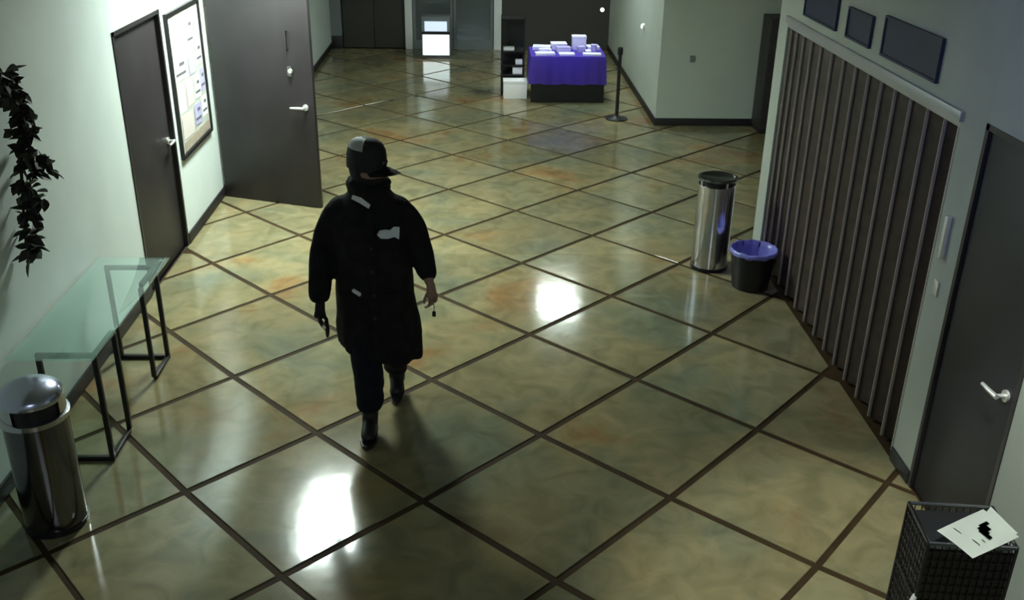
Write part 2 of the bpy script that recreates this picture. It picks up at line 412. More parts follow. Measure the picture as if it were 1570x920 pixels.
for k, y in enumerate(ridge):
    rx = XR + .030
    bm = bmesh.new(); bbox(bm, (0, 0, 0), (.020, .019 if k else .028, zt - zb)); bmesh.ops.bevel(bm, geom=bm.edges[:], offset=.005, segments=2, affect='EDGES')
    bm_obj('edge_strip', bm, M['trimst'], fp, smooth=True, loc=(rx - ox, y - oy, (zt + zb) / 2))
    if k + 1 < len(ridge):
        yn = ridge[k + 1]; ym = (y + yn) / 2
        leafpanel((rx + .012, y), (rx + .075, ym)); leafpanel((rx + .075, ym), (rx + .012, yn))
box('lead_post', (XR + .02, 4.935, .01), (XR + .08, 4.965, PH - .055), M['slat'], fp, bev=.003, org=(ox, oy, 0))
ph = box('pull_handle', (XR - .03, 4.80, 1.36), (XR, 4.835, 1.60), M['lever'], None, bev=.006); tag(ph, 'pale latch plate on the wall just beside the folding partition', 'latch')
sw = box('switch_plate', (XR - .01, 4.79, 1.14), (XR, 4.845, 1.23), M['lever'], None, bev=.003); tag(sw, 'small pale switch plate below the latch plate beside the partition', 'switch')

# dark panels above partition
for (y0, y1, z0, z1, lb) in ((6.93, 7.66, 2.20, 2.42, 'dark navy board above partition, furthest down the hall'),
                             (6.28, 6.72, 2.20, 2.40, 'narrow dark navy board between two wider ones above the partition'),
                             (5.27, 6.08, 2.20, 2.44, 'wide dark navy board above partition, nearest to the brown door')):
    pn = thing('wall_board', lb, 'board', (XR, (y0 + y1) / 2, (z0 + z1) / 2), 0)
    og = (XR, (y0 + y1) / 2, (z0 + z1) / 2)
    box('board_face', (XR - .012, y0 + .012, z0 + .012), (XR, y1 - .012, z1 - .012), M['navy'], pn, org=og)
    for lo, hi in (((XR - .022, y0, z0), (XR, y1, z0 + .014)), ((XR - .022, y0, z1 - .014), (XR, y1, z1)),
                   ((XR - .022, y0, z0 + .014), (XR, y0 + .014, z1 - .014)), ((XR - .022, y1 - .014, z0 + .014), (XR, y1, z1 - .014))):
        box('board_frame', lo, hi, M['navy'], pn, org=og)

# ------------------------------------------------------------------ lights in the room
def area_light(name, loc, size, energy, col, rot=(0, 0, 0), spread=math.pi):
    l = D.lights.new(name, 'AREA'); l.shape = 'DISK'; l.size = size; l.energy = energy; l.color = col; l.spread = spread
    o = D.objects.new(name, l); COL.objects.link(o); o.location = loc; o.rotation_euler = rot; return o
def troffer(x, y, lb, lm='lamp'):
    t = thing('ceiling_light', lb, 'light', (x, y, CEIL), group=None)
    bm = bmesh.new()
    for c, s in (((-.325, 0, -.065), (.03, 1.30, .13)), ((.325, 0, -.065), (.03, 1.30, .13)), ((0, .635, -.065), (.62, .03, .13)), ((0, -.635, -.065), (.62, .03, .13))): bbox(bm, c, s)
    bm_obj('frame', bm, M['dull'], t)  # lips made deep and dark to cut off grazing light
    box('diffuser', (-.31, -.62, -.012), (.31, .62, -.002), M[lm], t)
troffer(*LAMPS[0], 'rectangular ceiling light nearest the left wall, before the open brown door')
troffer(*LAMPS[1], 'bright rectangular ceiling light over the purple table', 'lamp_far')
def spot(name, loc, target, energy, col, deg, blend=.6, size=.08):
    l = D.lights.new(name, 'SPOT'); l.energy = energy; l.color = col; l.spot_size = math.radians(deg); l.spot_blend = blend; l.shadow_soft_size = size
    o = D.objects.new(name, l); COL.objects.link(o); o.location = loc
    o.rotation_euler = (Vector(target) - Vector(loc)).to_track_quat('-Z', 'Y').to_euler(); return o
def can_light(name, lb, loc, target, energy, col, deg):
    t = thing(name, lb, 'light', loc)
    bm = bmesh.new(); d = (Vector(target) - Vector(loc)).normalized()
    tube(bm, [-d * .16, -d * .01], [.05, .06], 16); tube(bm, [-d * .12, (0, 0, CEIL - loc[2])], .012, 8); bm_obj('housing', bm, M['black'], t, smooth=True)
    s = spot('bulb', (0, 0, 0), (1, 0, 0), energy, col, deg); s.parent = t; s.location = d * .01
    s.rotation_euler = d.to_track_quat('-Z', 'Y').to_euler(); return t
can_light('spotlight', 'small violet ceiling spotlight aimed at the purple table', (1.25, 12.4, 3.2), (1.25, 14.4, .75), PURPLE_W, (.28, .18, 1), 25)
can_light('spotlight', 'small blue ceiling spotlight aimed at the upper right wall', (1.1, 3.0, 3.25), (2.5, 4.3, 2.75), BLUE_W, (.28, .36, 1), 80)
can_light('spotlight', 'small violet ceiling spotlight aimed at the bins by the partition', (1.2, 6.2, 3.25), (2.35, 7.6, .4), BLUE_W * 1.3, (.30, .26, 1), 15)
can_light('spotlight', 'small white fill spotlight added above the wire stand with the papers', (1.75, 3.2, 3.3), (2.0, 3.45, .2), 270, (.92, 1, .92), 56)  # unseen lamp added to brighten the sheets and the floor nearby
can_light('spotlight', 'small white fill spotlight added for the white cartons on the black rack', (.5, 12.0, 3.2), (.55, 14.35, .25), 110, (.92, 1, .94), 15)  # no such lamp is known; added to brighten the cartons
# unseen fill light added behind the camera to lift surfaces facing it
area_light('camera_fill', (-.3, -.9, 3.3), 1.6, FILL_W, (.80, .9, 1), (math.radians(25), 0, 0))

# ------------------------------------------------------------------ notice board on left wall
nb = thing('notice_board', 'black-framed notice board crowded with pale papers on left wall', 'notice board', (XL, 9.1, 1.4)); og = (XL, 9.1, 1.4)
B0, B1, Z0, Z1 = 8.52, 9.56, .76, 2.02
box('backing', (XL, B0 + .02, Z0 + .02), (XL + .012, B1 - .02, Z1 - .02), M['cork'], nb, org=og)
for lo, hi in (((XL, B0, Z0), (XL + .03, B1, Z0 + .03)), ((XL, B0, Z1 - .03), (XL + .03, B1, Z1)), ((XL, B0, Z0 + .03), (XL + .03, B0 + .03, Z1 - .03)), ((XL, B1 - .03, Z0 + .03), (XL + .03, B1, Z1 - .03))):
    box('frame_bar', lo, hi, M['bmetal'], nb, org=og)
sheets = [(8.60, 9.02, 1.66, 1.95, 'paper'), (9.08, 9.30, 1.62, 1.93, 'white'), (9.34, 9.50, 1.70, 1.95, 'paper'), (8.60, 8.98, 1.42, 1.61, 'paper'),
          (9.05, 9.26, 1.40, 1.57, 'lilac'), (9.30, 9.50, 1.44, 1.65, 'white'), (8.62, 8.84, 1.14, 1.38, 'paper'), (8.88, 9.10, 1.15, 1.37, 'pink'),
          (9.14, 9.34, 1.16, 1.36, 'white'), (9.37, 9.51, 1.18, 1.39, 'lilac'), (8.64, 9.00, .90, 1.11, 'pink'), (9.05, 9.28, .93, 1.12, 'lilac'),
          (9.32, 9.50, .95, 1.14, 'white'), (8.64, 9.50, .80, .885, 'tan')]
for k, (a, b, c, d, mm) in enumerate(sheets):
    bm = bmesh.new(); bbox(bm, (0, 0, 0), (.0015, b - a, d - c))
    s = bm_obj('sheet', bm, M[mm], nb, loc=(.014 + .001 * (k % 3), (a + b) / 2 - 9.1, (c + d) / 2 - 1.4), rot=(random.uniform(-.05, .05) if k < 13 else 0, 0, 0))
    if k in (1, 3, 5, 8, 9, 11, 12):
        for c_, s_ in (((.0016, 0, -(d - c) * .22), (.001, (b - a) * .8, .022)), ((.0016, (b - a) * .12, (d - c) * .2), (.001, (b - a) * .4, .03))):
            bm = bmesh.new(); bbox(bm, c_, s_); bm_obj('print', bm, M['ink'], s)

# ------------------------------------------------------------------ hanging foliage on left wall
pl = thing('hanging_foliage', 'dark trailing artificial vine hanging on the left wall', 'plant', (XL + .02, 5.42, 2.20))
main = [Vector((.03, 0, 0)), Vector((.07, .04, -.25)), Vector((.06, -.03, -.5)), Vector((.05, -.08, -.72)), Vector((.05, -.14, -.92)), Vector((.05, -.15, -1.04))]
bm = bmesh.new(); tube(bm, main, [.012, .012, .01, .008, .006, .004], 6); bm_obj('stem', bm, M['stem'], pl, smooth=True)
br = []
for k in range(9):
    t = k / 9 * .72; p = main[0].lerp(main[1], t * 4) if t < .25 else main[1].lerp(main[2], (t - .25) * 4) if t < .5 else main[2].lerp(main[3], (t - .5) * 4)
    e = p + Vector((random.uniform(.02, .12), random.choice((-1, 1)) * random.uniform(.07, .24) * (1 - t * .6), random.uniform(-.15, .05)))
    bm = bmesh.new(); tube(bm, [p, (p + e) / 2 + Vector((.01, 0, .02)), e], [.006, .005, .003], 5); bm_obj('branch', bm, M['stem'], pl, smooth=True); br.append((p, e))
lv = []; lf = []
outl = [(0, 0, 0), (.018, .012, .004), (.026, .030, .002), (.020, .052, -.004), (0, .075, -.012)]
lv = [(0, 0, 0), (.018, .014, .004), (.026, .032, .003), (.019, .054, -.003), (0, .078, -.014), (-.019, .054, -.003), (-.026, .032, .003), (-.018, .014, .004), (0, .032, -.006), (0, .054, -.010)]
lf = [(0, 1, 8), (0, 8, 7), (1, 2, 8), (8, 6, 7), (2, 3, 9, 8), (8, 9, 5, 6), (3, 4, 9), (9, 4, 5)]
lme = D.meshes.new('leaf'); lme.from_pydata(lv + [(a, b, c - .0015) for a, b, c in lv], [], lf + [tuple(10 + q for q in f[::-1]) for f in lf]); lme.materials.append(M['leaf'])
def putleaf(p):
    o = D.objects.new('leaf', lme); COL.objects.link(o); o.parent = pl; o.location = p
    o.rotation_euler = (random.uniform(-1.4, 1.0), random.uniform(-1, 1), random.uniform(0, 6.28)); s = random.uniform(.8, 1.35); o.scale = (s, s, s)
for p, e in br:
    for k in range(15): putleaf(p.lerp(e, random.uniform(.2, 1.05)) + Vector((random.uniform(.0, .04), random.uniform(-.03, .03), random.uniform(-.03, .03))))
for k in range(110):
    t = random.random() ** .95; i = min(4, int(t * 5)); putleaf(main[i].lerp(main[i + 1], t * 5 - i) + Vector((random.uniform(0, .04), random.gauss(0, .055 * (1.3 - t)), random.uniform(-.03, .03))))

# ------------------------------------------------------------------ glass console table
ct = thing('console_table', 'long glass-topped console table on two black square frames by left wall', 'table', (-2.38, 5.58, 0)); og = (-2.38, 5.58, 0)
TZ = .715
box('glass_top', (-2.615, 4.86, TZ), (-2.135, 6.34, TZ + .014), M['glass'], ct, bev=.003, org=og)
def basefr(x0, x1, y0, y1, end):
    s = .028
    for x in (x0, x1 - s):
        for y in ((y0, y1 - s) if x > x0 else ((y0,) if end < 0 else (y1 - s,))): box('leg', (x, y, s), (x + s, y + s, TZ - s), M['bmetal'], ct, bev=.002, org=og)
    for z in (0.002, TZ - s - .001):
        nm = 'foot_bar' if z < .1 else 'top_bar'
        for y in ((y0,) if end < 0 else (y1 - s,)): box(nm, (x0, y, z), (x1, y + s, z + s), M['bmetal'], ct, bev=.002, org=og)
        for x in (x1 - s,): box(nm, (x, y0 + s, z), (x + s, y1 - s, z + s), M['bmetal'], ct, bev=.002, org=og)
basefr(-2.49, -2.15, 4.94, 5.28, -1); basefr(-2.54, -2.19, 5.90, 6.24, 1)

# ------------------------------------------------------------------ bins
def steel_bin(label, x, y, kind, rz=0):
    t = thing('litter_bin', label, 'bin', (x, y, 0), rz)
    R = .158
    bm = bmesh.new(); lathe(bm, [(R + .004, .0), (R + .006, .03), (R, .032)], 48); bm_obj('base_ring', bm, M['black'], t, smooth=True)
    if kind == 'dome':
        bm = bmesh.new(); lathe(bm, [(R, .03), (R, .66), (R - .006, .665), (R - .006, .03)], 48); bm_obj('body', bm, M['chrome'] if 0 else M['steel_k'], t, smooth=True)
        bm = bmesh.new(); lathe(bm, [(R + .004, .655), (R + .014, .66), (R + .014, .685), (R + .004, .69)], 48); bm_obj('rim_ring', bm, M['chrome'], t, smooth=True)
        # collar with an opening, then the dome
        bm = bmesh.new(); lathe(bm, [(R - .012, .688), (R - .012, .76)], 48); bm_obj('collar', bm, M['black'], t, smooth=True)
        bm = bmesh.new()
        n = 48
        for zz0, zz1 in ((.69, .775),):
            for k in range(n):
                a0, a1 = 2 * math.pi * k / n, 2 * math.pi * (k + 1) / n; am = math.degrees((a0 + a1) / 2)
                if 255 < am < 345 or 75 < am < 130: continue
                v = [bm.verts.new((R * math.cos(a) * 1.0, R * math.sin(a), z)) for a, z in ((a0, zz0), (a1, zz0), (a1, zz1), (a0, zz1))]; bm.faces.new(v)
        bmesh.ops.remove_doubles(bm, verts=bm.verts[:], dist=1e-5); bmesh.ops.solidify(bm, geom=bm.faces[:], thickness=.003)
        bm_obj('lid_skirt', bm, M['chrome'], t, smooth=True)
        bm = bmesh.new(); lathe(bm, [(R + .002, .768), (R + .004, .78)] + [((R + .004) * math.cos(a * math.pi / 20), .78 + .085 * math.sin(a * math.pi / 20)) for a in range(1, 11)], 48)
        bm_obj('dome_lid', bm, M['lid'], t, smooth=True)
    else:
        bm = bmesh.new(); lathe(bm, [(R, .03), (R, .76), (R - .006, .765), (R - .006, .03)], 48); bm_obj('body', bm, M['steel_b'], t, smooth=True)
        bm = bmesh.new(); lathe(bm, [(R - .012, .762), (R - .012, .80)], 48); bm_obj('collar', bm, M['black'], t, smooth=True)
        for k in range(4):
            a = math.radians(20 + 90 * k); bm = bmesh.new(); tube(bm, [(math.cos(a) * (R - .008), math.sin(a) * (R - .008), .76), (math.cos(a) * (R - .008), math.sin(a) * (R - .008), .812)], .010, 10); bm_obj('lid_post', bm, M['lever'], t, smooth=True)
        bm = bmesh.new(); lathe(bm, [(R + .006, .808), (R + .010, .814), (R + .008, .826), (R - .012, .828), (R - .02, .822), (.001, .816)], 48); bm_obj('ash_tray', bm, M['steel_d'], t, smooth=True)
    return t
steel_bin('tall cylindrical steel bin with domed bluish lid beside the glass console table', -2.27, 4.38, 'dome', math.radians(0))
steel_bin('tall shiny steel bin with flat dark top beside the small black bin', 2.03, 7.93, 'flat')
t = thing('waste_basket', 'low round black waste basket with bluish bag folded over its rim', 'bin', (2.285, 7.50, 0))
bm = bmesh.new(); lathe(bm, [(.145, .002), (.150, .006), (.190, .335), (.183, .335), (.143, .012), (.001, .012)], 40); bm_obj('basket', bm, M['black'], t, smooth=True)
bm = bmesh.new(); n = 48; rings = []
for r, z, amp in ((.196, .310, .005), (.199, .328, .004), (.194, .345, .003), (.182, .348, .004), (.172, .30, .010), (.150, .20, .012), (.10, .12, .015), (.001, .10, 0)):
    rings.append([bm.verts.new(((r + amp * math.sin(k * 2.1 + z * 30)) * math.cos(2 * math.pi * k / n), (r + amp * math.sin(k * 2.1 + z * 30)) * math.sin(2 * math.pi * k / n), z + amp * math.sin(k * 1.3))) for k in range(n)])
for a, b in zip(rings, rings[1:]):
    for k in range(n): bm.faces.new((a[k], a[(k + 1) % n], b[(k + 1) % n], b[k]))
bm_obj('bag_liner', bm, M['liner'], t, smooth=True, sharp=False)

# ------------------------------------------------------------------ wire stand with paper, lower right
ws = thing('wire_stand', 'black wire mesh stand holding white sheets in the lower right corner', 'stand', (2.075, 3.36, 0), math.radians(-6))
W, Dp, H = .36, .28, .72
def ring_pts(w, d, z): return [(-w / 2, -d / 2, z), (w / 2, -d / 2, z), (w / 2, d / 2, z), (-w / 2, d / 2, z)]
for z, r, nm in ((H, .009, 'top_rim'), (.03, .008, 'bottom_rim'), (.40, .006, 'middle_rim')):
    k = ring_pts(W, Dp, z); bm = bmesh.new()
    for a, b in zip(k, k[1:] + k[:1]): tube(bm, [a, b], r, 8)
    bm_obj(nm, bm, M['steel_d'] if z == H else M['bmetal'], ws, smooth=True)
for (x, y, z) in ring_pts(W, Dp, 0):
    bm = bmesh.new(); tube(bm, [(x, y, 0), (x, y, H)], .008, 8); bm_obj('leg', bm, M['bmetal'], ws, smooth=True)
for side in range(4):
    a, b = [Vector(q) for q in (ring_pts(W, Dp, 0) * 2)[side:side + 2]]
    n = 12 if side % 2 == 0 else 9
    for k in range(1, n):
        p = a.lerp(b, k / n); bm = bmesh.new(); tube(bm, [(p.x, p.y, .03), (p.x, p.y, H)], .0028, 5); bm_obj('upright_wire', bm, M['bmetal'], ws, smooth=True)
    for z in [.06 + .044 * q for q in range(15)]:
        bm = bmesh.new(); tube(bm, [(a.x, a.y, z), (b.x, b.y, z)], .0026, 5); bm_obj('cross_wire', bm, M['bmetal'], ws, smooth=True)
box('inner_bin', (-W / 2 + .006, -Dp / 2 + .006, .03), (W / 2 - .006, Dp / 2 - .006, H - .03), M['black'], ws)
bm = bmesh.new(); tube(bm, [(-W / 2 - .04, -Dp / 2 - .05, .43), (-W / 2, -Dp / 2 + .01, .43)], .012, 12); bm_obj('clamp_knob', bm, M['lever'], ws, smooth=True)
def sheet(label, pts, z, tilt, prints):
    a, b, c, d = [Vector((*p, 0)) for p in pts]; ce = (a + b + c + d) / 4
    t = thing('paper_sheet', label, 'paper', (ce.x, ce.y, z))
    bm = bmesh.new(); N = 6; vs = []
    for i in range(N + 1):
        for j in range(N + 1):
            u, v = i / N, j / N; p = a.lerp(b, u).lerp(d.lerp(c, u), v) - ce
            vs.append(bm.verts.new((p.x, p.y, .004 * math.sin(u * 3 + v * 2) + tilt * p.x)))
    for i in range(N):
        for j in range(N): bm.faces.new((vs[i * (N + 1) + j], vs[(i + 1) * (N + 1) + j], vs[(i + 1) * (N + 1) + j + 1], vs[i * (N + 1) + j + 1]))
    bmesh.ops.solidify(bm, geom=bm.faces[:], thickness=.003); bm_obj('sheet', bm, M['paper'], t, smooth=True)
    for (u, v, w_, h_) in prints:
        p = a.lerp(b, u).lerp(d.lerp(c, u), v) - ce; ax = (b - a).normalized(); ay = (d - a).normalized()
        bm = bmesh.new(); qs = [p + ax * sx * w_ / 2 + ay * sy * h_ / 2 for sx, sy in ((-1, -1), (1, -1), (1, 1), (-1, 1))]
        vv = [bm.verts.new((q.x, q.y, .0058 + tilt * q.x)) for q in qs]; bm.faces.new(vv); bmesh.ops.solidify(bm, geom=bm.faces[:], thickness=.001)
        bm_obj('print_mark', bm, M['ink'], t)
    return t
sheet('white sheet with a dark printed block, upper of the two on the wire stand', [(1.935, 3.295), (2.005, 3.115), (2.27, 3.255), (2.20, 3.435)], H + .022, 0,
      [(.38, .74, .018, .04), (.44, .66, .04, .022), (.52, .60, .05, .026), (.62, .56, .06, .022), (.5, .68, .03, .03), (.25, .25, .04, .004), (.7, .3, .04, .004), (.75, .42, .02, .004)])
sheet('plain white sheet peeking out behind, lower of the two on the wire stand', [(2.03, 3.24), (2.06, 3.18), (2.285, 3.29), (2.25, 3.465)], H + .013, 0, [])

# ------------------------------------------------------------------ far furniture
t = thing('display_table', 'table covered by a vivid purple cloth at the far end of hall', 'table', (1.27, 14.35, 0)); og = (1.27, 14.35, 0)
box('tabletop', (.76, 14.0, .62), (1.78, 14.72, .65), M['black'], t, org=og)
for x in (.80, 1.70):
    for y in (14.04, 14.64): box('leg', (x, y, 0), (x + .04, y + .04, .62), M['black'], t, org=og)
box('skirt', (.745, 13.985, .004), (1.795, 14.0, .30), M['black'], t, org=og)
tc = thing('tablecloth', 'vivid purple cloth hanging over the front of the far table', 'tablecloth', (1.27, 14.35, .65))
bm = bmesh.new(); N = 60; per = []
hx_, hy_ = .53, .375
def perim(s):
    Lt = 4 * (hx_ + hy_); s = (s % 1) * Lt
    for (x0, y0, x1, y1, l) in ((-hx_, -hy_, hx_, -hy_, 2 * hx_), (hx_, -hy_, hx_, hy_, 2 * hy_), (hx_, hy_, -hx_, hy_, 2 * hx_), (-hx_, hy_, -hx_, -hy_, 2 * hy_)):
        if s <= l: return x0 + (x1 - x0) * s / l, y0 + (y1 - y0) * s / l
        s -= l
    return -hx_, -hy_
N = 144; rg = []
for z, f, am in ((.006, 1, 0), (-.01, 1.012, .001), (-.14, 1.02, .008), (-.27, 1.03, .014), (-.385, 1.035, .018)):
    ring = []
    for k in range(N):
        x, y = perim(k / N); q = f + am * math.sin(k * .9) ; ring.append(bm.verts.new((x * q, y * (f + am * 1.6 * math.sin(k * .9)), z + (.006 * math.sin(k * .4) if z < -.3 else 0))))
    rg.append(ring)
for a, b in zip(rg, rg[1:]):
    for k in range(N): bm.faces.new((a[k], a[(k + 1) % N], b[(k + 1) % N], b[k]))
bm.faces.new(rg[0]); bm_obj('cloth', bm, M['purple'], tc, smooth=True)
ZT = .658
def small(name, label, cat, lo, hi, m, rz=0, lid=None, group=None):
    c = ((lo[0] + hi[0]) / 2, (lo[1] + hi[1]) / 2, lo[2]); t = thing(name, label, cat, c, rz, group)
    s = (hi[0] - lo[0], hi[1] - lo[1], hi[2] - lo[2])
    box('body', (-s[0] / 2, -s[1] / 2, 0), (s[0] / 2, s[1] / 2, s[2] * (.8 if lid else 1)), m, t, bev=.004)
    if lid: box('lid', (-s[0] / 2 - .004, -s[1] / 2 - .004, s[2] * .8), (s[0] / 2 + .004, s[1] / 2 + .004, s[2]), lid, t, bev=.004)
    return t
small('carton', 'white upright carton standing tallest at the back of the purple table', 'box', (1.36, 14.45, ZT), (1.56, 14.60, ZT + .20), M['white'], 0, M['white'])
small('leaflet_stack', 'low white leaflet stack at the left front corner of purple table', 'papers', (.80, 14.02, ZT), (1.08, 14.18, ZT + .035), M['white'], .08)
small('leaflet_stack', 'white leaflet stack at the left back corner of purple table', 'papers', (.79, 14.42, ZT), (1.05, 14.62, ZT + .05), M['white'], -.12)
small('leaflet_stack', 'thin white leaflet stack at the front middle of purple table', 'papers', (1.14, 14.01, ZT), (1.36, 14.16, ZT + .03), M['white'], .03)
small('leaflet_stack', 'white leaflet stack at the right front corner of purple table', 'papers', (1.48, 14.01, ZT), (1.74, 14.15, ZT + .03), M['white'], -.04)
small('carton', 'low pale carton in the middle of the purple table', 'box', (1.12, 14.28, ZT), (1.32, 14.42, ZT + .07), M['white'], .1, M['lilac'])
small('carton', 'small lilac carton right of the middle on the purple table', 'box', (1.42, 14.24, ZT), (1.52, 14.34, ZT + .09), M['lilac'], .2, M['lilac'])
small('carton', 'small lilac carton near the right edge of the purple table', 'box', (1.62, 14.28, ZT), (1.70, 14.36, ZT + .11), M['lilac'], -.2, M['lilac'])
small('leaflet_stack', 'white leaflet stack left of the middle on the purple table', 'papers', (.86, 14.24, ZT), (1.04, 14.36, ZT + .05), M['white'], .2)

small('carton', 'white carton lying near the left edge of purple table between leaflet stacks', 'box', (1.06, 14.46, ZT), (1.28, 14.66, ZT + .09), M['white'], .05, M['white'])
small('leaflet_stack', 'white leaflet stack at the right back corner of purple table', 'papers', (1.58, 14.46, ZT), (1.76, 14.66, ZT + .05), M['white'], .06)
small('leaflet_stack', 'low white leaflet stack between the two lilac cartons at the right', 'papers', (1.53, 14.19, ZT), (1.61, 14.33, ZT + .04), M['white'], .0)
# rack with white boxes
t = thing('shelf_rack', 'narrow black open rack left of the purple table', 'rack', (.50, 14.62, 0)); og = (.50, 14.62, 0)
for x in (.33, .65):
    for y in (14.45, 14.77): box('post', (x, y, 0), (x + .02, y + .02, 1.1), M['bmetal'], t, org=og)
for z in (.02, .28, .42, .62, 1.08): box('shelf', (.33, 14.45, z), (.67, 14.79, z + .015), M['bmetal'], t, org=og)
box('back_panel', (.33, 14.782, .02), (.67, 14.79, 1.1), M['black'], t, org=og)
small('carton', 'bright white carton on the floor before the black rack', 'box', (.36, 14.19, 0.0), (.70, 14.42, .26), M['white'], 0, M['white'])
small('carton', 'white carton on the lower middle shelf of the black rack', 'box', (.50, 14.50, .296), (.64, 14.66, .395), M['white'], 0, M['white'])
small('carton', 'small white carton on the upper middle shelf of the black rack', 'box', (.54, 14.5, .436), (.64, 14.62, .50), M['white'], 0)
small('carton', 'flat pale box on the highest used shelf of the black rack', 'box', (.36, 14.5, .636), (.52, 14.62, .68), M['white'], 0)

# stanchion
t = thing('stanchion', 'black barrier post on a round base beside the white block', 'post', (1.87, 13.08, 0))
bm = bmesh.new(); lathe(bm, [(.15, 0), (.15, .012), (.05, .035), (.03, .05)], 32); bm_obj('base', bm, M['black'], t, smooth=True)
bm = bmesh.new(); lathe(bm, [(.024, .045), (.024, .86), (.001, .86)], 20); bm_obj('pole', bm, M['black'], t, smooth=True)
bm = bmesh.new(); lathe(bm, [(.032, .86), (.036, .88), (.036, .94), (.028, .96), (.001, .965)], 20); bm_obj('belt_head', bm, M['black'], t, smooth=True)

# made-up glowing box standing in for bright reflections at the far doors
t = thing('bright_box', 'small white glowing box standing in for bright reflections before the far glass doors', 'cabinet', (-.73, 17.2, 0)); og = (-.73, 17.2, 0)
box('plinth', (-.97, 17.12, 0), (-.49, 17.4, .05), M['steel_d'], t, org=og)
box('body', (-.97, 17.14, .05), (-.49, 17.4, .70), M['grey'], t, org=og)
box('lower_lit_panel', (-.955, 17.12, .06), (-.505, 17.14, .40), M['lit'], t, org=og)
box('upper_lit_panel', (-.92, 17.12, .46), (-.54, 17.14, .62), M['lit2'], t, org=og)
box('cross_bar', (-.97, 17.11, .41), (-.49, 17.14, .45), M['black'], t, org=og)

# dark cabinet beside the block
t = thing('tall_cabinet', 'tall narrow dark cabinet in the corner beside the white block', 'cabinet', (3.85, 12.5, 0)); og = (3.85, 12.5, 0)
box('body', (3.62, 12.33, .05), (4.10, 12.73, 1.46), M['door'], t, org=og, bev=.004)
box('plinth', (3.64, 12.35, 0), (4.08, 12.71, .05), M['black'], t, org=og)
box('cabinet_door', (3.63, 12.315, .07), (4.09, 12.33, 1.44), M['door'], t, org=og, bev=.003)
# thermostat, wall dots
o = box('thermostat', (2.73, RY1 - .02, .84), (2.79, RY1, .92), M['grey'], bev=.004); tag(o, 'tiny dark control box on the front of the white block', 'switch')
def walllamp(label, loc, axis):
    t = thing('wall_lamp', label, 'light', loc); bm = bmesh.new(); a = Vector(axis)
    tube(bm, [(0, 0, 0), a * .03], .04, 16); bm_obj('housing', bm, M['white'], t, smooth=True)
    bm = bmesh.new(); tube(bm, [a * .03, a * .045], [.034, .025], 16); bm_obj('lens', bm, M['dot'], t, smooth=True)
walllamp('tiny glowing lamp on the bright side of the white block', (BX, 14.14, 1.06), (-1, 0, 0))
walllamp('tiny glowing lamp high on the dark far wall beside the block', (2.2, 18, .72), (0, -1, 0))

# ------------------------------------------------------------------ the person
PX0, PY0 = -.625, 5.38
pr = thing('person', 'person in black coat, dark trousers and peaked cap walking across the tiled floor', 'person', (PX0, PY0, 0))
V3 = Vector
# body: one skinned figure
nodes = []; edges = []
def N(p, r, par=None):
    nodes.append((p, r)); i = len(nodes) - 1
    if par is not None: edges.append((par, i))
    return i
pel = N((0, .05, .96), (.15, .11))
bel = N((0, .03, 1.10), (.145, .105), pel); che = N((0, .00, 1.30), (.165, .12), bel); upc = N((0, -.005, 1.42), (.13, .10), che)
nek = N((0, -.02, 1.53), .058, upc); nk2 = N((.005, -.04, 1.60), .055, nek)
sh = {}
for s in (-1, 1):
    a = N((s * .17, .0, 1.44), .07, upc)
    if s < 0:
        e = N((-.285, .03, 1.16), .045, a); f = N((-.30, -.06, 1.00), .040, e); wr_ = N((-.305, -.13, .88), .028, f)
    else:
        e = N((.265, .05, 1.19), .045, a); f = N((.31, -.03, 1.07), .040, e); wr_ = N((.345, -.10, .985), .028, f)
    sh[s] = wr_
hp1 = N((-.09, .04, .90), .095, pel); k1 = N((-.055, -.06, .52), .062, hp1); c1 = N((-.05, -.07, .38), .058, k1); a1 = N((-.05, -.08, .11), .042, c1)
hp2 = N((.09, .06, .90), .095, pel); k2 = N((.09, .14, .50), .062, hp2); c2 = N((.085, .22, .38), .056, k2); a2 = N((.08, .38, .17), .042, c2)
f1 = N((-.05, -.10, .05), .04, a1); f1b = N((-.05, -.22, .035), .032, f1)
f2 = N((.08, .40, .12), .04, a2); f2b = N((.085, .30, .045), .032, f2)
body = skin_mesh(nodes, edges, 2, pel)
# head
def head_mesh():
    bm = bmesh.new(); bmesh.ops.create_icosphere(bm, subdivisions=4, radius=1)
    for v in bm.verts:
        x, y, z = v.co
        w_ = .078 * (1 - .22 * max(0, -z) ** 1.5); d = .098 * (1 - .10 * max(0, -z))
        X = x * w_; Y = y * d; Z = z * .118
        if y < 0:
            f = max(0, 1 - abs(x) * 2.2)
            Y -= .022 * f * math.exp(-((z + .15) / .13) ** 2)                    # nose
            Y -= .010 * f * math.exp(-((z - .22) / .12) ** 2)                    # brow
            Y -= .010 * f * math.exp(-((z + .80) / .18) ** 2)                    # chin
            for sx in (-.42, .42): Y += .012 * math.exp(-(((x - sx) / .2) ** 2 + ((z - .03) / .11) ** 2))   # eye sockets
            Y -= .004 * math.exp(-((x / .3) ** 2 + ((z + .42) / .06) ** 2))      # lips
        v.co = (X, Y, Z)
    for s in (-1, 1):                                                            # ears
        r = bmesh.ops.create_icosphere(bm, subdivisions=2, radius=1)
        for v in r['verts']: v.co = (s * .080 + v.co.x * .010, .005 + v.co.y * .018, v.co.z * .030)
    me = D.meshes.new('h'); bm.to_mesh(me); bm.free(); return me
HC = V3((.0, -.05, 1.690)); HR = Euler((math.radians(4), 0, math.radians(62)))
Hm = Matrix.Translation(HC) @ HR.to_matrix().to_4x4()
Hm = Hm @ Matrix.Scale(1.09, 4)
hm = head_mesh(); hm.transform(Hm)
